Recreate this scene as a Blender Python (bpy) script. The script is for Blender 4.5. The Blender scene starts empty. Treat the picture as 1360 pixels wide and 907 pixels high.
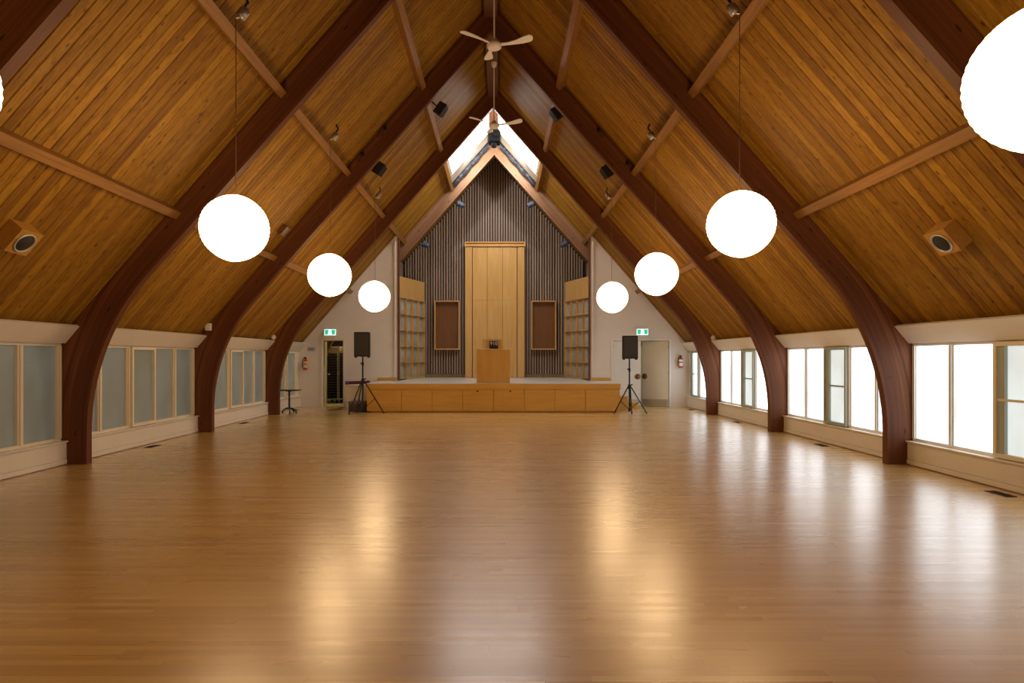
import bpy, math, random
from mathutils import Vector, Matrix
random.seed(7)
sc = bpy.context.scene
col = sc.collection
K = 1.13            # metres per layout unit
PI = math.pi

# ------------------------------------------------------------------ camera, world, exposure
cd = bpy.data.cameras.new('camera'); cam = bpy.data.objects.new('camera', cd); col.objects.link(cam)
cd.sensor_width = 36; cd.lens = 36*900/1360; cd.shift_x = 16/1360; cd.shift_y = 21.5/1360
cd.clip_start = .05; cd.clip_end = 200
cam.location = (.164*K, 0, 1.35*K); cam.rotation_euler = (PI/2, 0, 0)
sc.camera = cam
w = bpy.data.worlds.new('world'); sc.world = w; w.use_nodes = True
w.node_tree.nodes['Background'].inputs[0].default_value = (.75, .87, 1, 1)
w.node_tree.nodes['Background'].inputs[1].default_value = 1.0
vs = sc.view_settings
sc.display_settings.display_device = 'sRGB'
vs.view_transform = 'Standard'; vs.look = 'None'; vs.gamma = 1; vs.use_curve_mapping = False
vs.exposure = 0.0
sc.cycles.use_denoising = True
sc.cycles.max_bounces = 8; sc.cycles.diffuse_bounces = 5; sc.cycles.glossy_bounces = 4
sc.cycles.sample_clamp_indirect = 6
GLOBE_COL = (1, .67, .34); GLOBE_POWER = 14
PANE_R = (.86, .94, 1.0); PANE_R_POWER = 3.1
PANE_L = (.70, .80, .72); PANE_L_POWER = .06
SKY_POWER = 11; PEAK_POWER = 150

# ------------------------------------------------------------------ materials
def mat(name, color=(.5,.5,.5), rough=.6, metal=0, emit=None, power=0, spec=.5, coat=0):
    m = bpy.data.materials.new(name); m.use_nodes = True
    b = m.node_tree.nodes['Principled BSDF']
    b.inputs['Base Color'].default_value = (*color, 1); b.inputs['Roughness'].default_value = rough
    b.inputs['Metallic'].default_value = metal; b.inputs['Specular IOR Level'].default_value = spec
    b.inputs['Coat Weight'].default_value = coat
    if emit:
        b.inputs['Emission Color'].default_value = (*emit, 1); b.inputs['Emission Strength'].default_value = power
    return m
class NT:
    def __init__(s, m): s.t = m.node_tree; s.b = s.t.nodes['Principled BSDF']
    def n(s, typ, **kw):
        x = s.t.nodes.new(typ)
        for k, v in kw.items(): setattr(x, k, v)
        return x
    def l(s, a, b): s.t.links.new(a, b)
    def m(s, op, a, b=None, c=None):
        x = s.n('ShaderNodeMath', operation=op)
        for i, v in enumerate((a, b, c)):
            if v is None: continue
            if isinstance(v, (int, float)): x.inputs[i].default_value = v
            else: s.l(v, x.inputs[i])
        return x.outputs[0]
    def comb(s, x, y, z=0):
        c = s.n('ShaderNodeCombineXYZ')
        for i, v in enumerate((x, y, z)):
            if isinstance(v, (int, float)): c.inputs[i].default_value = v
            else: s.l(v, c.inputs[i])
        return c.outputs[0]
    def noise(s, vec, scale=1, detail=3, rough=.55):
        x = s.n('ShaderNodeTexNoise'); s.l(vec, x.inputs['Vector'])
        x.inputs['Scale'].default_value = scale; x.inputs['Detail'].default_value = detail; x.inputs['Roughness'].default_value = rough
        return x.outputs['Fac']
    def white(s, vec):
        x = s.n('ShaderNodeTexWhiteNoise', noise_dimensions='3D'); s.l(vec, x.inputs['Vector']); return x.outputs['Value']
    def ramp(s, fac, stops):
        x = s.n('ShaderNodeValToRGB'); s.l(fac, x.inputs[0]); e = x.color_ramp.elements
        while len(e) < len(stops): e.new(.5)
        for i, (p, c) in enumerate(stops): e[i].position = p; e[i].color = (*c, 1)
        return x.outputs[0]
    def mix(s, fac, a, b, typ='MIX'):
        x = s.n('ShaderNodeMix', data_type='RGBA', blend_type=typ)
        for sock, v in ((x.inputs[0], fac), (x.inputs[6], a), (x.inputs[7], b)):
            if isinstance(v, (int, float)): sock.default_value = v
            elif isinstance(v, tuple): sock.default_value = (*v, 1)
            else: s.l(v, sock)
        return x.outputs[2]
    def bump(s, h, strength=.3, dist=.01):
        x = s.n('ShaderNodeBump'); x.inputs['Strength'].default_value = strength; x.inputs['Distance'].default_value = dist
        s.l(h, x.inputs['Height']); s.l(x.outputs[0], s.b.inputs['Normal'])
    def coords(s, which='Object'):
        tc = s.n('ShaderNodeTexCoord'); sp = s.n('ShaderNodeSeparateXYZ'); s.l(tc.outputs[which], sp.inputs[0]); return sp.outputs
    def color(s, c): s.l(c, s.b.inputs['Base Color'])
    def rough(s, c): s.l(c, s.b.inputs['Roughness'])

def wood(name, c1, c2, axis='Z', rough=.45, fine=38, coat=0, bump=.08):
    """plain timber: grain runs along one object axis"""
    m = mat(name, c1, rough, coat=coat); t = NT(m); x, y, z = t.coords()
    s = {'X': (1.2, fine, fine), 'Y': (fine, 1.2, fine), 'Z': (fine, fine, 1.2)}[axis]
    v = t.comb(t.m('MULTIPLY', x, s[0]), t.m('MULTIPLY', y, s[1]), t.m('MULTIPLY', z, s[2]))
    n = t.noise(v, 1, 4, .6)
    v2 = t.comb(t.m('MULTIPLY', x, s[0]*.12+.3), t.m('MULTIPLY', y, s[1]*.12+.3), t.m('MULTIPLY', z, s[2]*.12+.3))
    n2 = t.noise(v2, 1, 2)
    f = t.m('ADD', t.m('MULTIPLY', n, .6), t.m('MULTIPLY', n2, .4))
    t.color(t.ramp(f, [(.32, c2), (.62, c1)])); t.bump(n, bump, .003)
    return m

def deck_mat():
    m = mat('knotty cedar boards', (.4,.22,.06), .6, spec=.18); t = NT(m); u, v, _ = t.coords('UV')
    idx = t.m('FLOOR', t.m('DIVIDE', v, BW)); r = t.white(t.comb(idx, 3.1, 7.7))
    r2 = t.white(t.comb(idx, 9.4, 1.7))
    uo = t.m('ADD', u, t.m('MULTIPLY', r, 37))
    g = t.noise(t.comb(t.m('MULTIPLY', uo, 1.3), t.m('MULTIPLY', v, 42), r), 1, 4, .65)
    g2 = t.noise(t.comb(t.m('MULTIPLY', uo, .6), t.m('MULTIPLY', v, 3), r2), 1, 2)
    f = t.m('ADD', t.m('MULTIPLY', g, .45), t.m('ADD', t.m('MULTIPLY', g2, .35), t.m('MULTIPLY', r2, .22)))
    c = t.ramp(f, [(.28, (.125,.050,.004)), (.5, (.275,.130,.010)), (.78, (.46,.245,.026))])
    # knots
    vo = t.n('ShaderNodeTexVoronoi', feature='F1'); vo.inputs['Scale'].default_value = 1
    t.l(t.comb(t.m('MULTIPLY', uo, 4.2), t.m('MULTIPLY', v, 8.5), idx), vo.inputs['Vector'])
    k = t.n('ShaderNodeMapRange'); t.l(vo.outputs['Distance'], k.inputs[0])
    k.inputs[1].default_value = .06; k.inputs[2].default_value = .17; k.inputs[3].default_value = 1; k.inputs[4].default_value = 0
    keep = t.m('GREATER_THAN', t.noise(t.comb(uo, v, 0), .9, 1), .36)
    kk = t.m('MULTIPLY', k.outputs[0], keep)
    c = t.mix(t.m('MULTIPLY', kk, .85), c, (.07,.022,.005))
    blot = t.noise(t.comb(t.m('MULTIPLY', uo, 5), t.m('MULTIPLY', v, 16), r2), 1, 3, .7)
    bm_ = t.n('ShaderNodeMapRange'); t.l(blot, bm_.inputs[0]); bm_.inputs[1].default_value = .48; bm_.inputs[2].default_value = .70; bm_.inputs[3].default_value = 0; bm_.inputs[4].default_value = .55
    c = t.mix(bm_.outputs[0], c, (.105,.038,.005))
    t.color(c); t.bump(g, .12, .002)
    return m

def arch_mat(name='dark laminated fir', cs=((.075,.021,.006),(.140,.044,.012),(.27,.10,.032))):
    m = mat(name, (.15,.05,.02), .55, spec=.25); t = NT(m); u, v, _ = t.coords('UV')
    idx = t.m('FLOOR', t.m('DIVIDE', v, .043)); r = t.white(t.comb(idx, 1.3, 4.4))
    g = t.noise(t.comb(t.m('MULTIPLY', u, 1.4), t.m('MULTIPLY', v, 60), r), 1, 4, .65)
    f = t.m('ADD', t.m('MULTIPLY', g, .6), t.m('MULTIPLY', r, .35))
    c = t.ramp(f, [(.25, cs[0]), (.55, cs[1]), (.85, cs[2])])
    fr = t.m('FRACT', t.m('DIVIDE', v, .043)); ln = t.m('LESS_THAN', fr, .05)
    c = t.mix(t.m('MULTIPLY', ln, .6), c, (.04,.012,.005))
    vo = t.n('ShaderNodeTexVoronoi'); t.l(t.comb(t.m('MULTIPLY', u, 2.2), t.m('MULTIPLY', v, 9), 3), vo.inputs['Vector']); vo.inputs['Scale'].default_value = 1
    c = t.mix(t.m('LESS_THAN', vo.outputs['Distance'], .09), c, (.03,.01,.005))
    t.color(c); t.bump(g, .1, .002)
    return m

def floor_mat():
    m = mat('polished maple strips', (.5,.3,.12), .3, spec=.5, coat=1); t = NT(m); x, y, z = t.coords()
    SW = .057; row = t.m('FLOOR', t.m('DIVIDE', y, SW)); r = t.white(t.comb(row, 2.2, 5.1))
    L = 1.35; xs = t.m('DIVIDE', t.m('ADD', x, t.m('MULTIPLY', r, 17)), L); pi_ = t.m('FLOOR', xs)
    pr = t.white(t.comb(row, pi_, 8.8)); pr2 = t.white(t.comb(row, pi_, 2.8))
    g = t.noise(t.comb(t.m('ADD', t.m('MULTIPLY', x, 2.2), t.m('MULTIPLY', pr2, 31)), t.m('MULTIPLY', y, 55), pr), 1, 4, .6)
    big = t.noise(t.comb(t.m('MULTIPLY', x, .35), t.m('MULTIPLY', y, 1.6), 0), 1, 3)
    f = t.m('ADD', t.m('ADD', t.m('MULTIPLY', g, .28), t.m('MULTIPLY', pr, .45)), t.m('MULTIPLY', big, .3))
    c = t.ramp(f, [(.12, (.40,.225,.060)), (.5, (.53,.325,.100)), (.92, (.64,.425,.150))])
    fy = t.m('FRACT', t.m('DIVIDE', y, SW)); fx = t.m('FRACT', xs)
    ln = t.m('MAXIMUM', t.m('LESS_THAN', fy, .03), t.m('LESS_THAN', fx, .0022))
    c = t.mix(t.m('MULTIPLY', ln, .55), c, (.16,.075,.022))
    t.color(c)
    rr = t.m('ADD', .24, t.m('ADD', t.m('MULTIPLY', pr2, .04), t.m('MULTIPLY', big, .05))); t.l(rr, t.b.inputs['Coat Roughness'])
    t.b.inputs['Coat IOR'].default_value = 1.65; t.b.inputs['Roughness'].default_value = .32
    tilt = t.m('ADD', t.m('MULTIPLY', g, .25), t.m('MULTIPLY', t.noise(t.comb(t.m('MULTIPLY', x, 1.1), t.m('MULTIPLY', y, 9), 2), 1, 2), .75))
    t.bump(tilt, .06, .003)
    return m

def paint(name, c, rough=.55, var=.06):
    m = mat(name, c, rough); t = NT(m); x, y, z = t.coords()
    n = t.noise(t.comb(x, y, z), 2.2, 4)
    t.color(t.ramp(n, [(.3, tuple(q*(1-var) for q in c)), (.7, c)])); t.bump(t.noise(t.comb(x, y, z), 90, 2), .05, .002)
    return m
BW = .138
M = {}
M['deck'] = deck_mat(); M['arch'] = arch_mat(); M['arch_lit'] = arch_mat('laminated fir with painted light', ((.19,.090,.045),(.28,.155,.085),(.38,.24,.14))); M['floor'] = floor_mat()  # alcove arch: same fir, paled so its colour stands in for light
M['purlin'] = wood('orange fir purlin', (.31,.145,.026), (.18,.072,.010), 'Y', .5, 30)
M['ridge'] = wood('dark ridge timber', (.15,.055,.02), (.08,.025,.01), 'Y', .5, 30)
M['wall'] = paint('warm white wall paint', (.74,.69,.64), .6)
M['cream'] = paint('cream gloss paint', (.76,.69,.58), .4)
M['frame'] = paint('cream window paint', (.78,.69,.52), .4)
M['sash'] = paint('grey green sash paint', (.36,.40,.34), .4)
M['door'] = paint('pale door paint', (.74,.70,.58), .4)
M['door_white'] = paint('white door paint', (.80,.80,.78), .4)
M['yellow'] = paint('pale yellow paint', (.66,.62,.36), .5)
M['stage_wood'] = wood('honey plywood', (.60,.335,.065), (.49,.25,.04), 'X', .35, 14, bump=.02)
M['panel_wood'] = wood('pale maple veneer', (.60,.36,.125), (.50,.28,.08), 'Z', .3, 12, bump=.02)
M['lectern_wood'] = wood('amber plywood', (.56,.30,.062), (.47,.235,.042), 'Z', .4, 12, bump=.02)
M['wedge_wood'] = wood('amber cedar box', (.47,.24,.042), (.38,.18,.026), 'Y', .5, 20)
M['box_back'] = wood('reddish brown veneer', (.15,.052,.010), (.11,.034,.006), 'Z', .4, 12)
M['dark_trim'] = wood('dark red trim', (.14,.045,.02), (.09,.025,.012), 'Z', .5)
M['stage_top'] = paint('pale grey stage covering', (.62,.60,.56), .28)
M['fabric'] = paint('crumpled grey cloth', (.42,.40,.33), .9, .4)
def slat_mat():
    m = mat('brown painted slats', (.2,.13,.1), .6); t = NT(m); x, y, z = t.coords()
    i = t.m('FLOOR', t.m('DIVIDE', t.m('ADD', x, 2.9*K), .0835*K)); r = t.white(t.comb(i, 2, 2))
    n = t.noise(t.comb(t.m('MULTIPLY', x, 40), y, t.m('MULTIPLY', z, 1.2)), 1, 3)
    t.color(t.ramp(t.m('ADD', t.m('MULTIPLY', r, .55), t.m('MULTIPLY', n, .45)), [(.1, (.20,.135,.095)), (.95, (.33,.235,.170))]))
    return m
M['slat'] = slat_mat(); M['slat_dark'] = mat('dark brown backing', (.045,.028,.020), .8)
M['black'] = mat('matt black plastic', (.012,.011,.010), .5, spec=.25)
M['deepblack'] = mat('deep black coating', (.004,.004,.004), .8, spec=.05)
M['frame_dim'] = paint('beige board', (.44,.38,.30), .6)
M['tubeg'] = mat('dark grey tube', (.09,.085,.075), .4, .3)
M['grille'] = mat('black perforated steel', (.02,.018,.016), .65)
M['black_metal'] = mat('black enamelled steel', (.010,.008,.008), .35, .3)
M['chrome'] = mat('chrome', (.75,.72,.68), .15, 1)
M['dullchrome'] = mat('dull chrome', (.34,.31,.27), .42, .9)
M['steel'] = mat('brushed steel', (.52,.52,.46), .4, .7)
M['bronze'] = mat('dull bronze', (.22,.11,.05), .4, .7)
M['white'] = mat('white plastic', (.80,.78,.72), .4)
M['blade'] = paint('cream fan enamel', (.86,.80,.72), .35)
M['green'] = mat('green sign', (.02,.42,.25), .4, emit=(.02,.60,.36), power=.75)
M['signwhite'] = mat('lit sign white', (.8,1,.95), .4, emit=(.80,1,.95), power=1.1)
M['red'] = mat('red enamel', (.42,.03,.02), .3)
M['yellowlabel'] = mat('yellow label', (.80,.50,.08), .5)
M['pink'] = mat('pale pink label', (.62,.42,.40), .5)
M['darkred'] = mat('dark red rubber', (.10,.015,.015), .8)
M['blue'] = mat('blue rubber', (.05,.07,.38), .7)
M['wicker'] = wood('grey brown wire', (.17,.13,.09), (.06,.045,.03), 'X', .7, 30)
M['bluegrey'] = mat('blue grey metal', (.045,.065,.10), .6, .2)
def cloth():
    m = mat('dark blue black cloth', (.04,.045,.065), .6); t = NT(m); x, y, z = t.coords()
    n = t.noise(t.comb(t.m('MULTIPLY', x, 3), t.m('MULTIPLY', y, 9), t.m('MULTIPLY', z, 9)), 2, 4)
    t.color(t.ramp(n, [(.35, (.008,.009,.014)), (.7, (.035,.04,.055))])); t.bump(n, .8, .03); return m
M['cloth'] = cloth()
def shade_mat():
    m = mat('glowing paper', (.9,.85,.75), .8, emit=GLOBE_COL, power=GLOBE_POWER); return m
M['shade'] = shade_mat()
def pane_mat(name, c, power, base, lo, hi, rough=.25):
    m = mat(name, base, rough, spec=.5); t = NT(m); x, y, z = t.coords()
    n = t.noise(t.comb(t.m('MULTIPLY', x, 1), t.m('MULTIPLY', y, 1.6), t.m('MULTIPLY', z, .9)), 1.4, 2)
    t.l(t.ramp(n, [(.3, tuple(q*lo for q in c)), (.7, tuple(q*hi for q in c))]), t.b.inputs['Emission Color'])
    t.b.inputs['Emission Strength'].default_value = power
    return m
M['pane_r'] = pane_mat('frosted pane in daylight', PANE_R, PANE_R_POWER, (.5,.5,.5), .55, 1.0)
M['pane_sash'] = pane_mat('frosted sash pane in daylight', (.80,.95,.97), PANE_R_POWER*.28, (.5,.5,.5), .72, 1.0)
M['pane_l'] = pane_mat('frosted pane in shade', PANE_L, PANE_L_POWER, (.23,.255,.225), .5, 1.1, .18)
M['pane_sky'] = mat('skylight glazing', (.6,.6,.6), .4, emit=(1,.97,.92), power=SKY_POWER)
M['lamp'] = mat('added fill glow', (.8,.8,.8), .4, emit=(1,.85,.5), power=50)  # glow of the added back-room lights
M['card'] = mat('cardboard', (.45,.31,.15), .8)
M['lettering'] = mat('pale grey lettering', (.62,.60,.56), .5)

# ------------------------------------------------------------------ mesh builder (layout units, scaled by K when linked)
class MB:
    def __init__(s): s.v = []; s.f = []; s.uv = {}; s.sm = set()
    def add(s, vs, fs, uvs=None, smooth=False):
        o = len(s.v); s.v += [tuple(v) for v in vs]
        for i, f in enumerate(fs):
            s.f.append(tuple(o+k for k in f))
            if uvs: s.uv[len(s.f)-1] = uvs[i]
            if smooth: s.sm.add(len(s.f)-1)
        return s
    def box(s, x0, x1, y0, y1, z0, z1, b=0):
        x0, x1 = min(x0,x1), max(x0,x1); y0, y1 = min(y0,y1), max(y0,y1); z0, z1 = min(z0,z1), max(z0,z1)
        if b <= 0:
            vs = [(x,y,z) for z in (z0,z1) for y in (y0,y1) for x in (x0,x1)]
            return s.add(vs, [(0,2,3,1),(4,5,7,6),(0,1,5,4),(2,6,7,3),(0,4,6,2),(1,3,7,5)])
        # bevelled: three rings
        b = min(b, (x1-x0)/2.2, (y1-y0)/2.2, (z1-z0)/2.2)
        def ring(i, z):
            return [(x0+i+b,y0+i,z),(x1-i-b,y0+i,z),(x1-i,y0+i+b,z),(x1-i,y1-i-b,z),(x1-i-b,y1-i,z),(x0+i+b,y1-i,z),(x0+i,y1-i-b,z),(x0+i,y0+i+b,z)]
        r = [ring(b*.5, z0), ring(0, z0+b*.5), ring(0, z1-b*.5), ring(b*.5, z1)]
        vs = sum(r, []); fs = [tuple(reversed(range(8))), tuple(range(24, 32))]
        for k in range(3):
            for i in range(8):
                j = (i+1) % 8; fs.append((k*8+i, k*8+j, k*8+8+j, k*8+8+i))
        return s.add(vs, fs)
    def obox(s, c, ax, ay, az):
        """oriented box: centre and three half vectors"""
        c = Vector(c); ax, ay, az = Vector(ax), Vector(ay), Vector(az)
        vs = [c+ax*i+ay*j+az*k for k in (-1,1) for j in (-1,1) for i in (-1,1)]
        return s.add(vs, [(0,2,3,1),(4,5,7,6),(0,1,5,4),(2,6,7,3),(0,4,6,2),(1,3,7,5)])
    def tube(s, pts, r, n=10, cap=True):
        pts = [Vector(p) for p in pts]; R = r if isinstance(r, (list, tuple)) else [r]*len(pts)
        rings = []; up = None
        for i, p in enumerate(pts):
            d = (pts[min(i+1, len(pts)-1)] - pts[max(i-1, 0)]).normalized()
            if up is None: up = Vector((0,0,1)) if abs(d.z) < .9 else Vector((1,0,0))
            a = d.cross(up).normalized(); bb = a.cross(d).normalized(); up = bb
            rings.append([p + (a*math.cos(2*PI*k/n) + bb*math.sin(2*PI*k/n))*R[i] for k in range(n)])
        vs = sum(rings, []); fs = []
        for i in range(len(pts)-1):
            for k in range(n):
                q = (k+1) % n; fs.append((i*n+k, (i+1)*n+k, (i+1)*n+q, i*n+q))
        s.add(vs, fs, smooth=True)
        if cap: s.add(rings[0], [tuple(range(n))]); s.add(rings[-1], [tuple(reversed(range(n)))])
        return s
    def lathe(s, prof, c=(0,0,0), n=24, axis='Z'):
        vs = []
        for (r, h) in prof:
            for k in range(n):
                a = 2*PI*k/n; x, y = r*math.cos(a), r*math.sin(a)
                p = {'Z': (x,y,h), 'Y': (x,h,y), 'X': (h,x,y)}[axis]
                vs.append((p[0]+c[0], p[1]+c[1], p[2]+c[2]))
        fs = []
        for i in range(len(prof)-1):
            for k in range(n):
                q = (k+1) % n; fs.append((i*n+k, i*n+q, (i+1)*n+q, (i+1)*n+k))
        s.add(vs, fs, smooth=True)
        s.add(vs[:n], [tuple(range(n))]); s.add(vs[-n:], [tuple(range(n))])
        return s
    def prism(s, poly, y0, y1):
        """polygon in (x, z) extruded along y"""
        n = len(poly); vs = [(x,y0,z) for x,z in poly] + [(x,y1,z) for x,z in poly]
        fs = [tuple(range(n)), tuple(reversed(range(n, 2*n)))] + [(i, n+i, n+(i+1)%n, (i+1)%n) for i in range(n)]
        return s.add(vs, fs)
    def plate(s, poly, d):
        """closed 3-D polygon thickened by vector d"""
        n = len(poly); d = Vector(d); vs = [Vector(p) for p in poly] + [Vector(p)+d for p in poly]
        return s.add(vs, [tuple(range(n)), tuple(reversed(range(n,2*n)))] + [(i, n+i, n+(i+1)%n, (i+1)%n) for i in range(n)])
    def xf(s, mtx):
        s.v = [tuple(mtx @ Vector(v)) for v in s.v]; return s
    def mesh(s, name, m, org):
        me = bpy.data.meshes.new(name)
        me.from_pydata([((v[0]-org[0])*K, (v[1]-org[1])*K, (v[2]-org[2])*K) for v in s.v], [], s.f)
        for i, p in enumerate(me.polygons): p.use_smooth = i in s.sm
        if s.uv:
            ul = me.uv_layers.new(name='UVMap')
            for i, p in enumerate(me.polygons):
                if i in s.uv:
                    for li, uvc in zip(p.loop_indices, s.uv[i]): ul.data[li].uv = uvc
        me.validate(); 
        import bmesh
        bm = bmesh.new(); bm.from_mesh(me); bmesh.ops.recalc_face_normals(bm, faces=bm.faces); bm.to_mesh(me); bm.free()
        me.materials.append(m); return me
def roots(o):
    while o.parent: o = o.parent
    return o
def build(name, mb, m, parent=None, org=None):
    """part of a thing (parent given: shares the thing's origin) or a one-mesh top-level object"""
    if parent is not None: org = tuple(roots(parent)['_org'])
    if org is None: org = (0, 0, 0)
    o = bpy.data.objects.new(name, mb.mesh(name, m, org)); col.objects.link(o)
    if parent is not None: o.parent = parent
    else: o.location = Vector(org)*K; o['_org'] = org
    return o
def thing(name, org, label, cat, group=None):
    o = bpy.data.objects.new(name, None); col.objects.link(o); o.empty_display_size = .1
    o.location = Vector(org)*K; o['_org'] = org; o['label'] = label; o['category'] = cat
    if group: o['group'] = group
    return o
def tag(o, label, cat, group=None):
    o['label'] = label; o['category'] = cat
    if group: o['group'] = group
    return o
def struct(name, mb, m, parent=None, org=None):
    o = build(name, mb, m, parent, org)
    if parent is None: o['kind'] = 'structure'
    return o
def sroot(name, org):
    o = bpy.data.objects.new(name, None); col.objects.link(o); o.location = Vector(org)*K; o['_org'] = org; o['kind'] = 'structure'; return o
def copy_tree(o, loc=None, label=None, parent=None, rz=None):
    c = o.copy(); col.objects.link(c)
    if parent is not None: c.parent = parent
    if loc is not None: c.location = Vector(loc)*K; c['_org'] = loc
    if rz is not None: c.rotation_euler.z = rz
    if label: c['label'] = label
    for ch in list(o.children): copy_tree(ch, parent=c)
    return c

# ------------------------------------------------------------------ layout
AZ = [4.85, 8.571, 12.295, 16.01, 19.73]; AT = .11
ZB = 18.65                       # white end wall
ZS = 21.84                       # slatted wall
def roofz(x): return 7.816 - 1.148*abs(x)
SL = math.sqrt(1+1.148**2)
ORD = ['first', 'second', 'third', 'fourth', 'fifth']
SIDE = {-1: 'dim-window side', 1: 'bright-window side'}

# floor
mb = MB(); mb.add([(-5.6,-3.2,0),(5.6,-3.2,0),(5.6,22.1,0),(-5.6,22.1,0)], [(0,1,2,3)])
mb.add([(-5.6,-3.2,-.1),(5.6,-3.2,-.1),(5.6,22.1,-.1),(-5.6,22.1,-.1)], [(3,2,1,0)])
struct('floor', mb, M['floor'])

# ceiling: tongue and groove boards down each slope, real V joints
def deck(sgn):
    mb = MB(); g = .010; d = .013
    def strip(xa, xb, y0, y1):
        n0 = math.ceil(y0/(BW/K) - 1e-6); ys = [y0] + [n*BW/K for n in range(n0, int(y1/(BW/K))+1) if y0 < n*BW/K < y1] + [y1]
        for a, b in zip(ys[:-1], ys[1:]):
            if b-a < .004: continue
            joint_a = abs(a/(BW/K)-round(a/(BW/K))) < 1e-4; joint_b = abs(b/(BW/K)-round(b/(BW/K))) < 1e-4
            gg = min(g, (b-a)/3)
            prof = [(a, d if joint_a else 0), (a+gg, 0), (b-gg, 0), (b, d if joint_b else 0)]
            nx, nz = sgn*1.148/SL, 1/SL
            for (ya, ha), (yb, hb) in zip(prof[:-1], prof[1:]):
                vs = []; uv = []
                for (x, yy, h) in ((xa,ya,ha),(xb,ya,ha),(xb,yb,hb),(xa,yb,hb)):
                    vs.append((sgn*x+nx*h, yy, roofz(x)+nz*h)); uv.append((x*SL*K+(50 if sgn > 0 else 0), yy*K))
                mb.add(vs, [(0,1,2,3)], [uv])
    strip(1.31, 5.6, -3.2, 22.1)
    strip(0, 1.31, -3.2, 16.14); strip(0, 1.31, 18.95, 22.1)
    # outer skin
    nx, nz = sgn*1.148/SL*.09, .09/SL
    for xa, xb, y0, y1 in ((1.31,5.6,-3.2,22.1),(0,1.31,-3.2,16.14),(0,1.31,18.95,22.1)):
        mb.add([(sgn*xa+nx,y0,roofz(xa)+nz),(sgn*xb+nx,y0,roofz(xb)+nz),(sgn*xb+nx,y1,roofz(xb)+nz),(sgn*xa+nx,y1,roofz(xa)+nz)], [(0,1,2,3)])
    # sides of the skylight opening
    for (x0,y0,x1,y1) in ((1.31,16.14,1.31,18.95),(0,16.14,1.31,16.14),(0,18.95,1.31,18.95)):
        mb.add([(sgn*x0,y0,roofz(x0)),(sgn*x1,y1,roofz(x1)),(sgn*x1+nx,y1,roofz(x1)+nz),(sgn*x0+nx,y0,roofz(x0)+nz)], [(0,1,2,3)])
    return mb
struct('ceiling', deck(-1), M['deck']); struct('ceiling', deck(1), M['deck'])

# side walls with window openings
UN = (AZ[1]-AZ[0]-AT)/5
BAYS = [(1.13+AT, AZ[0]), (AZ[0]+AT, AZ[1]), (AZ[1]+AT, AZ[2]), (AZ[2]+AT, AZ[3]), (AZ[3]+AT, ZB)]
for sgn, nm in ((-1,'wall_left'), (1,'wall_right')):
    mb = MB()
    mb.box(sgn*5.46, sgn*5.56, -3.2, 22.1, 0, .30)
    mb.box(sgn*5.46, sgn*5.56, -3.2, 22.1, 1.55, 1.68)
    prev = -3.2
    for a, b in BAYS:
        mb.box(sgn*5.46, sgn*5.56, prev, a, .30, 1.55); prev = b
    mb.box(sgn*5.46, sgn*5.56, prev, 22.1, .30, 1.55)
    struct(nm, mb, M['wall'])
# end wall with the alcove and two doorways
def gable(x0, x1, z0, y0, y1, mb, step=.5):
    """wall slab from height z0 up to just under the roof between x0 and x1"""
    mb.prism([(x0,z0),(x1,z0),(x1,roofz(x1)-.002),(x0,roofz(x0)-.002)], y0, y1)
DL = (-4.72, -4.15, 1.82)      # storage doorway
DR = (3.28, 4.82, 1.82)        # double doors
mb = MB()
gable(-5.44, DL[0], 0, ZB, ZB+.12, mb); gable(DL[0], DL[1], DL[2], ZB, ZB+.12, mb); gable(DL[1], -2.66, 0, ZB, ZB+.12, mb)
gable(2.66, DR[0], 0, ZB, ZB+.12, mb); gable(DR[0], DR[1], DR[2], ZB, ZB+.12, mb); gable(DR[1], 5.44, 0, ZB, ZB+.12, mb)
struct('wall_back', mb, M['wall'])
mb = MB(); mb.prism([(-5.5,0),(5.5,0),(5.5,1.5),(0,7.8),(-5.5,1.5)], -3.2, -3.1); struct('wall_front', mb, M['wall'])
# alcove: slatted wall and plain sides
mb = MB()
mb.prism([(-5.5,0),(5.5,0),(5.5,1.5),(0,7.8),(-5.5,1.5)], ZS+.04, ZS+.10); struct('wall_stage', mb, M['slat_dark']); mb = MB()
P = .0835; k = 0
while -2.9 + k*P < 2.86:
    x = -2.9 + k*P; wv = (.048, .052, .045, .052)[(k*7+k//3) % 4]
    mb.box(x+.006, x+.006+wv, ZS-.03, ZS+.045, .70, min(roofz(x), roofz(x+P)) - .01); k += 1
for sgn in (-1, 1):
    gable_x = sgn*2.95
    mb.box(gable_x, sgn*3.0, ZB+.13, ZS+.04, .0, roofz(3.0)-.01)
struct('wall_stage', mb, M['slat'])
# dark timber edges of the alcove opening and skirting strips above the stage
for sgn in (-1, 1):
    mb = MB(); mb.box(sgn*2.655, sgn*2.615, ZB-.02, ZB+.16, .73, roofz(2.66)-.02); struct('trim_1', mb, M['dark_trim'])
    mb = MB(); mb.box(sgn*2.67, sgn*3.2, ZB-.03, ZB-.002, .722, .80); struct('trim_2', mb, M['stage_wood'])
    mb = MB(); mb.box(sgn*.98, sgn*2.2, ZS-.03, ZS-.002, .722, .80); struct('trim_3', mb, M['panel_wood'])
    # pale capping post beside the opening, rising over the wall
    mb = MB(); mb.box(sgn*2.70, sgn*2.74, ZB-.04, ZB-.002, .80, roofz(2.74)-.01); struct('trim_4', mb, M['wall'])

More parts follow.
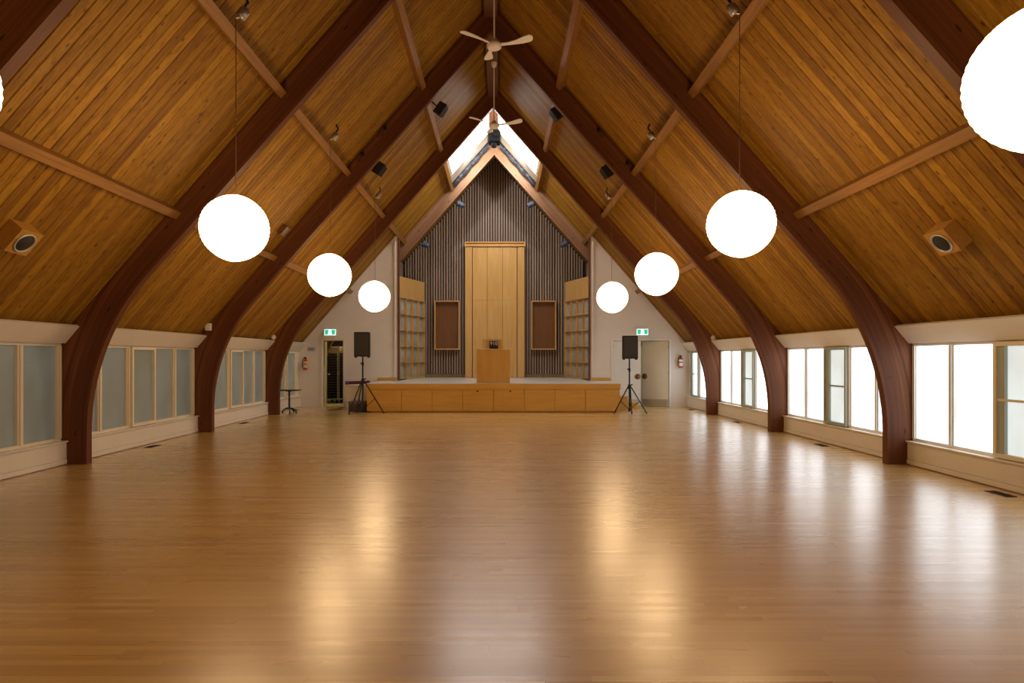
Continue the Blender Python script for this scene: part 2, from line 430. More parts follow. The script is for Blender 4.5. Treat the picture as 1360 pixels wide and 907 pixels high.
# fascia, baseboard cover, windows for every bay
def wood_bay(bi, a, b):
    for sgn in (-1, 1):
        A, B = a+.004, b-.004
        mb = MB()
        mb.prism([(sgn*5.15,1.745),(sgn*5.18,1.765),(sgn*5.345,1.545),(sgn*5.33,1.53)], A, B)
        mb.box(sgn*5.335, sgn*5.455, A, B, 1.53, 1.56)
        struct('trim_5', mb, M['cream'])
        mb = MB()
        mb.box(sgn*5.315, sgn*5.455, A, B, .075, .285); mb.box(sgn*5.29, sgn*5.455, A, B, .285, .302)
        mb.box(sgn*5.322, sgn*5.455, A, B, .068, .075); mb.box(sgn*5.308, sgn*5.455, A, B, .012, .068)
        mb.box(sgn*5.34, sgn*5.455, A, B, .0, .012)
        struct('baseboard_left' if sgn < 0 else 'baseboard_right', mb, M['cream'])
wn = [0]
def window_bay(bi, a, b, sgn):
    wn[0] += 1
    r = sroot('window_%d' % wn[0], (sgn*5.42, (a+b)/2, .302))
    last = (bi == len(BAYS)-1)
    # unit boundaries measured from the far end
    if last:
        edges = [b-.22, b-.22-.72, b-.22-1.43, a] if sgn > 0 else [b-.42, b-.42-.72, b-.42-1.43, a]; slid = 0
    else:
        n = 5; wd = (b-a)/n; edges = [b-i*wd for i in range(n+1)]; slid = 2
    Z0, Z1 = .302, 1.53
    fm = MB(); hw = .045
    fm.box(sgn*5.385, sgn*5.455, a, b, Z0, Z0+.035); fm.box(sgn*5.385, sgn*5.455, a, b, Z1-.035, Z1)
    if last: fm.box(sgn*5.375, sgn*5.455, edges[0], b, Z0, Z1)
    for i, e in enumerate(edges):
        lo, hi = e-hw, e+hw
        if i == 0 and not last: lo, hi = e-.06, e
        if i == len(edges)-1: lo, hi = e, e+.06
        fm.box(sgn*5.39, sgn*5.452, lo, hi, Z0+.035, Z1-.035); m_ = (lo+hi)/2
        fm.box(sgn*5.372, sgn*5.39, m_-.022, m_+.022, Z0+.03, Z1-.03)
    build('window_frame', fm, M['frame'] if sgn < 0 else M['door_white'], r)
    for i in range(len(edges)-1):
        hi, lo = edges[i]-hw, edges[i+1]+hw
        if i == slid:
            s_ = MB(); X0, X1 = sgn*5.335, sgn*5.40; t_ = .045
            lo2, hi2 = lo-.03, hi+.03; z0, z1 = Z0+.01, Z1-.015
            s_.box(X0, X1, lo2, hi2, z0, z0+t_); s_.box(X0, X1, lo2, hi2, z1-t_, z1)
            s_.box(X0, X1, lo2, lo2+t_, z0+t_, z1-t_); s_.box(X0, X1, hi2-t_, hi2, z0+t_, z1-t_)
            if sgn > 0: s_.box(sgn*5.345, X1, lo2+t_, hi2-t_, .90, .925)
            cm = M['frame'] if (sgn < 0) else (M['sash'] if bi != 1 else M['frame'])
            so = build('sash', s_, cm, r)
            p = MB(); p.box(sgn*5.385, sgn*5.392, lo2+t_, hi2-t_, z0+t_, z1-t_)
            build('pane', p, M['pane_l'] if sgn < 0 else (M['pane_r'] if last else M['pane_sash']), so)
            if sgn > 0:
                sh = MB(); sh.box(sgn*5.350, sgn*5.385, hi2-t_-.10, hi2-t_, z0+t_, z1-t_); build('jamb_liner', sh, M['sash'], so)
        else:
            p = MB(); p.box(sgn*5.425, sgn*5.435, lo, hi, Z0+.035, Z1-.035)
            build('pane', p, M['pane_l'] if sgn < 0 else M['pane_r'], r)
for bi, (a, b) in enumerate(BAYS):
    wood_bay(bi, a, b)
    for sgn in (-1, 1): window_bay(bi, a, b, sgn)

# stage-side skirting of the end wall
mb = MB(); mb.box(-5.3, DL[0]-.06, ZB-.02, ZB-.002, 0, .05); mb.box(DR[1]+.07, 5.3, ZB-.02, ZB-.002, 0, .05); struct('baseboard_back', mb, M['wall'])

# ------------------------------------------------------------------ arches
def arch_profile():
    pts = []; R = 3.0; cx, cy = 2.005, .4; ang = math.atan2(1, 1.142)     # normal of the straight limb
    pts += [((5.005, z), (1, 0)) for z in (0, .13, .27, .4)]
    for i in range(1, 21):
        a = ang*i/20; pts.append(((cx+R*math.cos(a), cy+R*math.sin(a)), (math.cos(a), math.sin(a))))
    x0, y0 = pts[-1][0]; n = pts[-1][1]
    for i in range(1, 11):
        x = x0*(1-i/10); y = y0 + (7.19-y0)*i/10; pts.append(((x, y), n))
    out = []
    pts = [((p[0]*1.0118, max(0, 1.35+(p[1]-1.35)*1.0126) if p[1] > 0 else 0), nn) for p, nn in pts]
    for (p, nn) in pts:
        t1 = (5.385-p[0])/nn[0]
        den = nn[1]+1.148*nn[0]; t2 = (7.812-1.148*p[0]-p[1])/den
        t = min(t1, t2); q = (p[0]+nn[0]*t, p[1]+nn[1]*t)
        if q[0] < 0: q = (0, 7.812)
        out.append((p, q, t))
    # keep the apex joint vertical
    out[-1] = (out[-1][0], (0, 7.812), out[-1][2])
    return out
PROF = arch_profile()
def arch_half(sgn, y0):
    mb = MB(); y1 = y0+AT; u = 0
    # split in lamination-thick cells only where needed: quads across the full depth
    for (p, q, t), (p2, q2, t2) in zip(PROF[:-1], PROF[1:]):
        du = math.hypot(p2[0]-p[0], p2[1]-p[1]); u2 = u+du; o = 20 if sgn > 0 else 0
        A = lambda pt, y: (sgn*pt[0], y, pt[1])
        for y in (y0, y1):
            mb.add([A(p,y),A(q,y),A(q2,y),A(p2,y)], [(0,1,2,3)], [[((u+o+y)*K,0),((u+o+y)*K,t*K),((u2+o+y)*K,t2*K),((u2+o+y)*K,0)]])
        mb.add([A(p,y0),A(p2,y0),A(p2,y1),A(p,y1)], [(0,1,2,3)], [[((u+o)*K,.01),((u2+o)*K,.01),((u2+o)*K,.04),((u+o)*K,.04)]])
        mb.add([A(q,y0),A(q2,y0),A(q2,y1),A(q,y1)], [(0,1,2,3)], [[((u+o)*K,.01),((u2+o)*K,.01),((u2+o)*K,.04),((u+o)*K,.04)]])
        u = u2
    p, q, t = PROF[0]
    mb.add([(sgn*p[0],y0,0),(sgn*q[0],y0,0),(sgn*q[0],y1,0),(sgn*p[0],y1,0)], [(0,1,2,3)], [[(0,0),(0,.3),(.1,.3),(.1,0)]])
    return mb
ALAB = ['dark laminated timber arch closest overhead, only its slopes in the two top corners',
        'dark laminated timber arch with its feet widest apart on the floor',
        'dark laminated timber middle arch of the five, just beyond the widest-footed one',
        'dark laminated timber arch nearest in front of the stage, skylight showing behind its peak',
        'pale-lit laminated timber arch over the stage alcove before the slatted wall']
for i, y in enumerate(AZ):
    r = thing('timber_arch', (0, y, 0), ALAB[i], 'arch', 'laminated arches along the hall')
    for sgn in (-1, 1): build('arch_rib', arch_half(sgn, y), M['arch'] if i < 4 else M['arch_lit'], r)

# ------------------------------------------------------------------ purlins and ridge beam
BAYNAME = ['before the closest overhead arch', 'between the closest overhead arch and the widest-footed arch', 'between the widest-footed arch and middle arch',
           'between the middle arch and arch before the stage', 'between the arch before the stage and the alcove arch']
LEV = ['highest', 'middle', 'lowest']
PB = [(1.13, AZ[0])] + [(AZ[i]+AT, AZ[i+1]) for i in range(4)]
for bi, (a, b) in enumerate(PB):
    for sgn in (-1, 1):
        for li, x in enumerate((1.31, 2.67, 4.0)):
            bb = b
            if bi == 4 and li == 2: bb = ZB-.01
            dirx, dirz = 1/SL, -1.148/SL; nx, nz = -1.148/SL, -1/SL      # along slope, into room
            cx, cz = x + nx*.068, roofz(x) + nz*.068
            mb = MB(); mb.obox((sgn*cx, (a+bb)/2, cz), (sgn*dirx*.052, 0, dirz*.052), (0, (bb-a)/2-.003, 0), (sgn*nx*.066, 0, nz*.066))
            if bi == 0: continue
            o = build('purlin', mb, M['purlin'], org=(sgn*cx, (a+bb)/2, cz))
            tag(o, '%s orange timber purlin, %s, %s' % (LEV[li], SIDE[sgn], BAYNAME[bi]), 'beam', 'purlins between the arches')
    if bi == 0: continue
    mb = MB(); mb.box(-.12, .12, a+.003, b-.003, 7.52, 7.66)
    tag(build('ridge_beam', mb, M['ridge'], org=(0, (a+b)/2, 7.52)), 'dark ridge timber along the roof peak, %s' % BAYNAME[bi], 'beam', 'ridge timbers')

# ------------------------------------------------------------------ skylights
for sgn in (-1, 1):
    r = thing('skylight', (sgn*.7, 17.5, roofz(.7)), 'glowing white sloping skylight beside the roof peak, %s' % SIDE[sgn], 'skylight', 'skylights above the stage front')
    nx, nz = sgn*1.148/SL, 1/SL
    def sl(x, h): return (sgn*x+nx*h, roofz(x)+nz*h)
    mb = MB(); a = sl(.07,.03); b_ = sl(1.25,.03); c = sl(1.25,.05); d = sl(.09,.05)
    mb.prism([a,b_,c,d], 16.18, 18.90); build('glazing', mb, M['pane_sky'], r)
    mb = MB(); mb.prism([sl(.14,-.035),sl(1.24,-.035),sl(1.24,-.005),sl(.14,-.005)], 18.82, 19.47); mb.prism([sl(1.17,-.02),sl(1.235,-.02),sl(1.235,.02),sl(1.17,.02)], 16.18, 18.81)
    build('skylight_frame', mb, M['frame_dim'], r)
    mb = MB()
    n = 12; top = []; 
    for i in range(n):
        xa, xb = .16+(1.17-.16)*i/n, .16+(1.17-.16)*(i+1)/n
        da = .19+.02*math.sin(i*1.9); db = .19+.02*math.sin((i+1)*1.9)
        ya = 19.50+.02*math.sin(i*2.3); yb = 19.50+.02*math.sin((i+1)*2.3)
        A = [(sgn*xa,ya,roofz(xa)-.02),(sgn*xb,yb,roofz(xb)-.02),(sgn*xb,yb,roofz(xb)-.02-db),(sgn*xa,ya,roofz(xa)-.02-da)]
        B = [(p[0],19.70,p[2]) for p in A]
        mb.add(A+B, [(0,1,2,3),(7,6,5,4),(3,2,6,7),(0,4,5,1)], smooth=True)
        if i == 0: mb.add(A+B, [(0,3,7,4)])
        if i == n-1: mb.add(A+B, [(1,5,6,2)])
    tag(build('gathered_blind', mb, M['cloth'], org=(sgn*.7,19.6,roofz(.7))), 'dark blue gathered cloth blind above the alcove arch, %s' % SIDE[sgn], 'blind', 'gathered blinds by the skylights')

# ------------------------------------------------------------------ lanterns
def lantern_proto(org, label):
    r = thing('globe_pendant', org, label, 'lamp', 'white paper globe lanterns')   # origin at globe centre
    ox, oy, oz = org; prof = []; n = 96; RX, RZ = .322, .312
    for i in range(n+1):
        a = -PI/2 + PI*i/n; rib = 1 + .008*math.cos(2*PI*i/4)
        prof.append((max(RX*math.cos(a)*rib, .03), RZ*math.sin(a)*(1+.03*abs(math.sin(a))**8)))
    mb = MB(); mb.lathe(prof, (0,0,0), 40); mb.xf(Matrix.Rotation(R(4), 4, 'Y')); mb.v = [(v[0]+ox, v[1]+oy, v[2]+oz) for v in mb.v]
    build('lantern_shade', mb, M['shade'], r)
    top = 4.79 - oz
    mb = MB(); mb.tube([(ox+.012,oy,oz+.315),(ox+.012,oy,oz+top-.17)], .0045, 6); build('cord', mb, M['bronze'], r)
    mb = MB(); mb.lathe([(.012,0),(.045,.0),(.052,.03),(.05,.09),(.03,.11)], (0,0,0), 16); mb.xf(Matrix.Translation((ox+.05,oy,oz+top-.17)) @ Matrix.Rotation(R(35),4,'Y'))
    mb.tube([(ox+.012,oy,oz+top-.17),(ox+.05,oy,oz+top-.16)], .012, 6)
    cp = build('ceiling_hook', mb, M['dullchrome'], r)
    mb = MB(); mb.tube([(ox+.09,oy,oz+top-.08),(ox+.13,oy,oz+top-.02),(ox+.10,oy,oz+top+.05)], .014, 6); build('bracket', mb, M['black_metal'], cp)
    return r
def R(d): return math.radians(d)
GS = [(2.95, 1.35+1.22, 1.35+1.22, -2.40, 2.56), (6.60, 1.35+1.26, 1.35+1.30, -2.42, 2.51),
      (10.22, 1.35+1.245, 1.35+1.26, -2.405, 2.525), (14.06, 1.35+1.27, 1.35+1.25, -2.44, 2.495)]
WHERE = ['huge and cut by the picture edge', 'largest seen whole', 'middle-sized of the whole ones', 'smallest, beside the alcove']
proto = None
for i, (y, zl, zr, xl, xr) in enumerate(GS):
    for sgn in (-1, 1):
        x, z = (xl, zl) if sgn < 0 else (xr, zr)
        lab = 'glowing white paper globe lantern, %s, %s' % (WHERE[i], SIDE[sgn])
        if proto is None: proto = lantern_proto((x, y, z), lab)
        else:
            c = copy_tree(proto, (x, y, z), lab)
            if sgn > 0: c.rotation_euler.z = PI      # the hook leans to the other slope
# ------------------------------------------------------------------ ceiling fans
def fan(org, label):
    r = thing('ceiling_fan', org, label, 'fan', 'white ceiling fans'); ox, oy, oz = org   # origin at hub
    mb = MB(); mb.lathe([(.02,.10),(.045,.085),(.05,.05),(.10,.035),(.115,.0),(.11,-.035),(.08,-.055),(.03,-.062),(.005,-.063)], org, 28); build('motor_housing', mb, M['blade'], r)
    mb = MB(); mb.tube([(ox,oy,oz+.09),(ox,oy,7.43)], .013, 8); build('down_rod', mb, M['blade'], r)
    mb = MB(); mb.lathe([(.02,7.40),(.05,7.43),(.06,7.50),(.06,7.515)], (ox,oy,0), 20); build('canopy', mb, M['blade'], r)
    for ang in (-16, 100, 217):
        pts = [(.10,-.028),(.22,-.030),(.34,-.050),(.47,-.080),(.57,-.082),(.605,-.045),(.61,0),(.595,.045),(.55,.062),(.45,.055),(.33,.038),(.22,.028),(.10,.026)]
        def P3(x, y): return (x, y + .03*math.sin(x*5), .014 + y*-.22 + .035*(x/.6)**2)
        mb = MB(); mb.plate([P3(x,y) for x, y in pts], (0,0,-.010)); mb.xf(Matrix.Translation(org) @ Matrix.Rotation(R(ang), 4, 'Z'))
        build('blade', mb, M['blade'], r)
    return r
f0 = fan((.075, 10.4, 6.14), 'white three-bladed ceiling fan, larger looking and higher in view')
fan((.04, 14.15, 6.2), 'white three-bladed ceiling fan hanging in front of the skylight peak')

# ------------------------------------------------------------------ stage
r = thing('stage', (0, 17.2, 0), 'low honey plywood stage platform with pale top in front of the slatted alcove', 'stage')
mb = MB(); mb.box(-3.10, 3.10, 16.72, ZB-.004, .03, .56); mb.box(-3.04, 3.04, 16.76, 18.6, 0, .03); mb.box(-2.60, 2.60, ZB-.004, ZS-.035, 0, .56); build('platform_base', mb, M['stage_wood'], r)
mb = MB(); mb.box(-3.13, 3.13, 16.665, 16.72, .572, .705, .006); build('nosing_board', mb, M['stage_wood'], r)
mb = MB(); mb.box(-3.13, 3.13, 16.72, ZB-.004, .56, .715); mb.box(-3.13,3.13,16.665,16.72,.706,.715); mb.box(-2.61, 2.61, ZB-.004, ZS-.035, .56, .715); build('stage_top', mb, M['stage_top'], r)
xs = [-3.12] + [-2.26+.755*i for i in range(7)] + [3.12]
for i in range(8):
    mb = MB(); mb.box(xs[i]+.004, xs[i+1]-.004, 16.69, 16.718, .035, .568, .004); p = build('front_panel', mb, M['stage_wood'], r)
    if i in (3, 4):
        hx = -.39 if i == 3 else .42
        mb = MB(); mb.lathe([(.022,0),(.022,.006),(.001,.006)], (hx,16.682,.525), 16, 'Y'); build('finger_hole', mb, M['black'], p)
# steps at the bright end
mb = MB(); mb.box(3.16, 3.54, 17.9, 18.55, 0, .32, .004); mb.box(3.54, 3.82, 17.9, 18.55, 0, .16, .004)
tag(build('stage_steps', mb, M['stage_wood'], org=(3.45,18.2,0)), 'two orange plywood steps at the end of the stage by the double doors', 'steps')

# lectern
r = thing('lectern', (0, 17.1, .715), 'amber plywood lectern standing at the front edge of the stage', 'lectern')
mb = MB(); mb.box(-.415, .415, 16.82, 16.845, .72, 1.545); mb.box(-.415, -.39, 16.845, 17.3, .72, 1.545); mb.box(.39, .415, 16.845, 17.3, .72, 1.545); mb.box(-.39, .39, 16.9, 17.28, 1.05, 1.07); build('body', mb, M['lectern_wood'], r)
mb = MB(); mb.box(-.48, .48, 16.79, 17.33, 1.545, 1.565, .004); build('top_board', mb, M['panel_wood'], r)
mb = MB(); mb.box(-.19, .24, 16.95, 16.975, 1.566, 1.79); mb.box(-.26, -.235, 17.0, 17.2, 1.566, 1.79); mb.box(-.27, .25, 16.93, 17.24, 1.79, 1.81); mb.box(.215,.24,16.975,17.2,1.566,1.79); build('reading_stand', mb, M['panel_wood'], r)
r = thing('number_sign', (.01, 16.88, 1.566), 'small black block sign with pale 910 lettering standing on the lectern', 'sign')
mb = MB(); mb.box(-.095, .115, 16.85, 16.92, 1.567, 1.765, .006); build('sign_block', mb, M['black'], r)
tc = bpy.data.curves.new('lettering', 'FONT'); tc.body = '910'; tc.size = .125*K; tc.extrude = .002; tc.align_x = 'CENTER'; tc.materials.append(M['lettering'])
tmp = bpy.data.objects.new('lettering_source', tc); lm = bpy.data.meshes.new_from_object(tmp); bpy.data.objects.remove(tmp); bpy.data.curves.remove(tc)
lm.materials.clear(); lm.materials.append(M['lettering'])
to = bpy.data.objects.new('lettering', lm); col.objects.link(to); to.parent = r; to.rotation_euler = (PI/2, 0, 0); to.location = (0, -.032*K, .095*K)

# centre panel
r = thing('wall_panel_tower', (0, 21.6, .715), 'tall pale maple panel rising behind the lectern against the slatted wall', 'panel')
y0 = 21.52
mb = MB(); mb.box(-.94, .94, y0+.06, ZS-.04, .72, 5.02); build('carcass', mb, M['dark_trim'], r)
for sgn in (-1, 1):
    mb = MB(); mb.box(sgn*.725, sgn*.94, y0, y0+.055, .72, 4.86, .004); build('side_pilaster', mb, M['panel_wood'], r)
for a, b in ((-.70,-.245),(-.235,.245),(.255,.70)):
    for z0, z1 in ((.72, 3.17), (3.175, 4.86)):
        mb = MB(); mb.box(a, b, y0+.015, y0+.055, z0, z1); build('veneer_panel', mb, M['panel_wood'], r)
mb = MB()
mb.box(-.96, .96, y0-.03, y0+.055, 4.88, 4.91); mb.box(-.96, .96, y0-.03, y0+.055, 4.995, 5.03)
mb.box(-.96, -.93, y0-.03, y0+.055, 4.91, 4.995); mb.box(.93, .96, y0-.03, y0+.055, 4.91, 4.995); build('head_trim', mb, M['panel_wood'], r)
mb = MB(); mb.box(-.93, .93, y0+.02, y0+.05, 4.91, 4.995); build('head_slot', mb, M['lectern_wood'], r)

# recessed display boxes
for x0, x1, lb in ((-1.93,-1.13,'dim-window side'), (1.17,1.96,'bright-window side')):
    r = thing('display_box', ((x0+x1)/2, 21.7, 1.6), 'shallow open wooden wall box with reddish back beside the tall panel, %s' % lb, 'wall box', 'wall boxes on the slatted wall')
    za, zb, ya, yb, t_ = 1.61, 3.17, ZS-.20, ZS-.034, .03
    mb = MB(); mb.box(x0,x1,ya,yb,za,za+t_); mb.box(x0,x1,ya,yb,zb-t_,zb); mb.box(x0,x0+t_,ya,yb,za+t_,zb-t_); mb.box(x1-t_,x1,ya,yb,za+t_,zb-t_); build('box_frame', mb, M['panel_wood'], r)
    mb = MB(); mb.box(x0+t_,x1-t_,yb-.02,yb,za+t_,zb-t_); build('back_panel', mb, M['box_back'], r)

# lattice screens at the alcove sides
for sgn in (-1, 1):
    Lp = math.hypot(.58, 1.8)
    r = thing('lattice_screen', (sgn*2.53, 20.7, .715), 'tall pale wood lattice screen with grey cloth squares, %s of alcove' % SIDE[sgn], 'screen', 'lattice screens flanking the stage')
    ang = math.atan2(1.8, -sgn*.58)   # from near edge inward
    T = Matrix.Translation((sgn*2.82, 19.92, 0)) @ Matrix.Rotation(ang, 4, 'Z')
    d0, d1 = (-.05*sgn, .05*sgn)
    t_ = .026; z0, zg, z1 = .72, 3.15, 3.75; W = 1.80
    mb = MB()
    for i in range(5):
        x = i*(W-t_)/4; mb.box(x, x+t_, d0, d1, z0, zg)
    for j in range(6):
        z = z0+(zg-z0-t_)*j/5
        for i in range(4):
            mb.box(i*(W-t_)/4+t_, (i+1)*(W-t_)/4, d0*(.98), d1*.98, z, z+t_)
    mb.xf(T); build('lattice', mb, M['panel_wood'], r)
    mb = MB(); mb.box(.03, W-.03, -.040*sgn, -.032*sgn, z0+.02, zg-.02); mb.xf(T); build('cloth_backing', mb, M['fabric'], r)
    mb = MB(); mb.box(0, W, d0*.6, d1*.6, zg+.001, z1); mb.xf(T); build('top_panel', mb, M['panel_wood'], r)

# ------------------------------------------------------------------ doors
r = sroot('door_1', ((DL[0]+DL[1])/2, ZB, 0))
mb = MB(); mb.box(DL[0]-.05, DL[0]+.0, ZB-.02, ZB-.003, 0, DL[2]+.04); mb.box(DL[1], DL[1]+.05, ZB-.02, ZB-.003, 0, DL[2]+.04); mb.box(DL[0], DL[1], ZB-.02, ZB-.003, DL[2], DL[2]+.04)
build('door_frame', mb, M['cream'], r)
mb = MB(); mb.box(0, .58, -.02, .02, .012, DL[2]-.015, .003); mb.xf(Matrix.Translation((DL[0]+.035, ZB+.135, 0)) @ Matrix.Rotation(R(101), 4, 'Z')); lf = build('door_leaf', mb, M['yellow'], r)
mb = MB(); mb.lathe([(.01,0),(.012,.03),(.028,.035),(.03,.055),(.005,.065)], (.52,-.02,.88), 14, 'Y'); mb.v = [(v[0], -.04-(v[1]+.02), v[2]) for v in mb.v]; mb.xf(Matrix.Translation((DL[0]+.035, ZB+.135, 0)) @ Matrix.Rotation(R(101), 4, 'Z')); build('door_knob', mb, M['chrome'], lf)

r = sroot('door_2', ((DR[0]+DR[1])/2, ZB, 0))
mb = MB(); mb.box(DR[0]-.05, DR[0], ZB-.02, ZB-.003, 0, DR[2]+.04); mb.box(DR[1], DR[1]+.05, ZB-.02, ZB-.003, 0, DR[2]+.04); mb.box(DR[0], DR[1], ZB-.02, ZB-.003, DR[2], DR[2]+.04)
build('door_frame', mb, M['door_white'], r)
Wd = (DR[1]-DR[0])/2 - .008
def leaf(mtx, m, flip):
    mb = MB(); mb.box(0, Wd, -.02, .02, .012, DR[2]-.01, .003); mb.xf(mtx); lf = build('door_leaf', mb, m, r)
    mb = MB(); px = Wd-.09; mb.lathe([(.075,-.022),(.078,-.030),(.055,-.034),(.03,-.05),(.001,-.052)], (px,0,.83), 22, 'Y'); mb.xf(mtx); build('pull_plate', mb, M['bronze'], lf)
    mb = MB(); mb.box(.03, Wd-.03, -.026, -.0205, .03, .20); mb.xf(mtx); build('kick_plate', mb, M['steel'], lf)
    mb = MB()
    for z in (.15, .92, 1.66): mb.tube([(.0,-.026,z-.04),(.0,-.026,z+.04)], .010, 8)
    mb.xf(mtx); build('hinge', mb, M['steel'], lf)
leaf(Matrix.Translation((DR[0]+.004, ZB+.03, 0)), M['door_white'], 1)
leaf(Matrix.Translation((DR[1]-.004, ZB+.03, 0)) @ Matrix.Rotation(R(-30), 4, 'Z') @ Matrix.Scale(-1, 4, (1,0,0)), M['door'], -1)

# back rooms behind the end wall
mb = MB(); mb.box(-5.42, -3.02, ZB+.14, ZS+.03, .0, .006); struct('floor', mb, M['yellow'])
mb = MB(); mb.box(-3.2, -3.06, ZB+.14, ZS, .01, 3.6); struct('wall_store', mb, M['yellow'])
mb = MB(); mb.box(3.06, 5.42, ZS-.6, ZS-.5, .01, 1.7); struct('wall_corridor', mb, paint('olive wall paint', (.36,.40,.20)))
for x, lb in ((-4.1,'storage room'), (4.3,'corridor')):  # lights added out of sight to brighten the two back rooms
    r = thing('back_room_fill', (x, 20.0, 2.7), 'added out-of-sight fill light in the %s behind the end wall' % lb, 'lamp', None)
    mb = MB(); mb.lathe([(.10,0),(.14,.02),(.15,.05),(.15,.06)], (x,20.0,2.55), 20); build('diffuser', mb, M['lamp'], r)
    mb = MB(); mb.tube([(x,20.0,2.61),(x,20.0,roofz(x)-.01)], .02, 8); build('stem', mb, M['white'], r)
# storage stacks
def chair_proto(org, label):
    r = thing('folded_chair', org, label, 'chair', 'folded black chairs stacked in the storage room'); ox, oy, oz = org
    mb = MB()
    for s_ in (-1, 1): mb.tube([(ox+s_*.17,oy-.36,oz+.02),(ox+s_*.17,oy+.36,oz+.02)], .013, 6)
    for yy in (-.36, -.1, .36): mb.tube([(ox-.17,oy+yy,oz+.02),(ox+.17,oy+yy,oz+.02)], .010, 6)
    build('chair_frame', mb, M['tubeg'], r)
    mb = MB(); mb.box(ox-.15,ox+.15,oy-.34,oy+.02,oz+.026,oz+.056,.008); build('seat', mb, M['black'], r)
    mb = MB(); mb.box(ox-.15,ox+.15,oy+.14,oy+.34,oz+.026,oz+.050,.008); build('backrest', mb, M['black'], r)
    return r
CX = (-4.80, -4.38)
p0 = None; nch = 17
for ci, cx in enumerate(CX):
    r = thing('chair_trolley', (cx, 20.32, 0), 'low wheeled steel trolley under the %s chair stack in the storage doorway' % ('half-hidden' if ci == 0 else 'fully seen'), 'trolley', 'chair trolleys')
    mb = MB(); mb.box(cx-.19, cx+.19, 19.92, 20.72, .12, .14); mb.tube([(cx-.19,19.92,.14),(cx-.19,19.92,1.5)], .012, 6); mb.tube([(cx+.19,19.92,.14),(cx+.19,19.92,1.5)], .012, 6); build('trolley_frame', mb, M['steel'], r)
    for sx in (-1,1):
        for sy in (-1,1):
            mb = MB(); mb.lathe([(.03,-.01),(.06,-.01),(.06,.012),(.03,.012)], (cx+sx*.15, 20.32+sy*.33, .0585), 14, 'X'); build('wheel', mb, M['black'], r)
    for k in range(nch):
        z = .142 + k*.0785
        lb = 'folded black chair lying flat in the stacks seen through the storage doorway'
        if p0 is None: p0 = chair_proto((cx, 20.32, z), lb)
        else: copy_tree(p0, (cx, 20.32, z), lb)
for i, (cx, wd) in enumerate(((CX[0]+.05,.15),(CX[1],.14))):
    z = .142+nch*.0785+.005
    r = thing('storage_box', (cx, 20.3, z), 'pale cardboard box on top of the %s folded chair stack' % ('half-hidden' if i == 0 else 'fully seen'), 'box', 'boxes on the chair stacks')
    mb = MB(); mb.box(cx-wd,cx+wd,20.1,20.5,z,z+.17); build('carton', mb, M['card'], r)
    mb = MB(); mb.box(cx-wd-.005,cx+wd+.005,20.095,20.505,z+.172,z+.20); build('lid', mb, M['white'], r)

# ------------------------------------------------------------------ exit signs
for x, z, lb in ((-4.495, 2.045, 'storage doorway'), (4.07, 2.055, 'double doors')):
    r = thing('exit_sign', (x, ZB-.04, z-.09), 'lit green and white running figure exit sign above the %s' % lb, 'sign', 'running figure exit signs')
    mb = MB(); mb.box(x-.165, x+.165, ZB-.08, ZB-.004, z-.09, z+.09, .006); build('sign_housing', mb, M['white'], r)
    mb = MB(); mb.box(x-.155, x+.155, ZB-.084, ZB-.0805, z-.082, z+.082); build('sign_face', mb, M['signwhite'], r)
    ys = ZB-.0845
    mb = MB(); mb.plate([(x-.142,ys,z+.068),(x-.036,ys,z+.068),(x-.055,ys,z-.065),(x-.135,ys,z-.065)], (0,-.002,0)); mb.plate([(x+.036,ys,z+.068),(x+.142,ys,z+.068),(x+.135,ys,z-.065),(x+.055,ys,z-.065)], (0,-.002,0)); build('green_field', mb, M['green'], r)
    mb = MB(); mb.lathe([(.011,0),(.011,-.002),(.001,-.002)], (x+.006,ys,z+.045), 12, 'Y')
    for a, b, t_ in (((.0,.03),(-.006,-.008),.009),((-.004,-.005),(.016,-.025),.006),((.016,-.025),(.012,-.055),.005),((-.006,-.008),(-.022,-.03),.006),((-.022,-.03),(-.040,-.03),.005),((.0,.025),(-.022,.012),.005),((.002,.025),(.024,.008),.005)):
        d = Vector((b[0]-a[0],0,b[1]-a[1])); nrm = Vector((-d.z,0,d.x)).normalized()*t_/2
        A = Vector((x+a[0],ys,z+a[1])); B = Vector((x+b[0],ys,z+b[1]))
        mb.plate([A+nrm,B+nrm,B-nrm,A-nrm], (0,-.002,0))
    build('running_figure', mb, M['green'], r)

# ------------------------------------------------------------------ extinguishers and small wall things
def extinguisher(x, z, label, lower):
    r = thing('fire_extinguisher', (x, ZB-.08, z-.17), label, 'fire extinguisher', 'wall fire extinguishers'); y = ZB-.075
    mb = MB(); mb.lathe([(.02,z-.17),(.058,z-.165),(.060,z-.15),(.060,z+.07),(.045,z+.10),(.02,z+.115),(.018,z+.13)], (x,y,0), 20); build('cylinder', mb, M['red'], r)
    mb = MB(); mb.lathe([(.0615,z-.0),(.0615,z+.06)], (x,y,0), 20); build('upper_label', mb, M['yellowlabel'] if lower else M['white'], r)
    mb = MB(); mb.lathe([(.0615,z-.12),(.0615,z-.03)], (x,y,0), 20); build('lower_label', mb, M['pink'] if lower else M['white'], r)
    mb = MB(); mb.box(x-.02,x+.02,y-.02,y+.02,z+.13,z+.16); mb.box(x-.05,x+.02,y-.012,y+.012,z+.162,z+.178); build('valve', mb, M['black'], r)
    s_ = -1 if lower else -1
    mb = MB(); mb.tube([(x+s_*.02,y,z+.145),(x+s_*.065,y-.01,z+.12),(x+s_*.078,y-.01,z+.02),(x+s_*.076,y-.01,z-.12)], .011, 8); build('hose', mb, M['black'], r)
    mb = MB(); mb.box(x-.03,x+.03,ZB-.014,ZB-.003,z-.05,z+.1); build('wall_bracket', mb, M['steel'], r)
extinguisher(-5.17, 1.19, 'red fire extinguisher with yellow label on the wall beside the storage doorway', True)
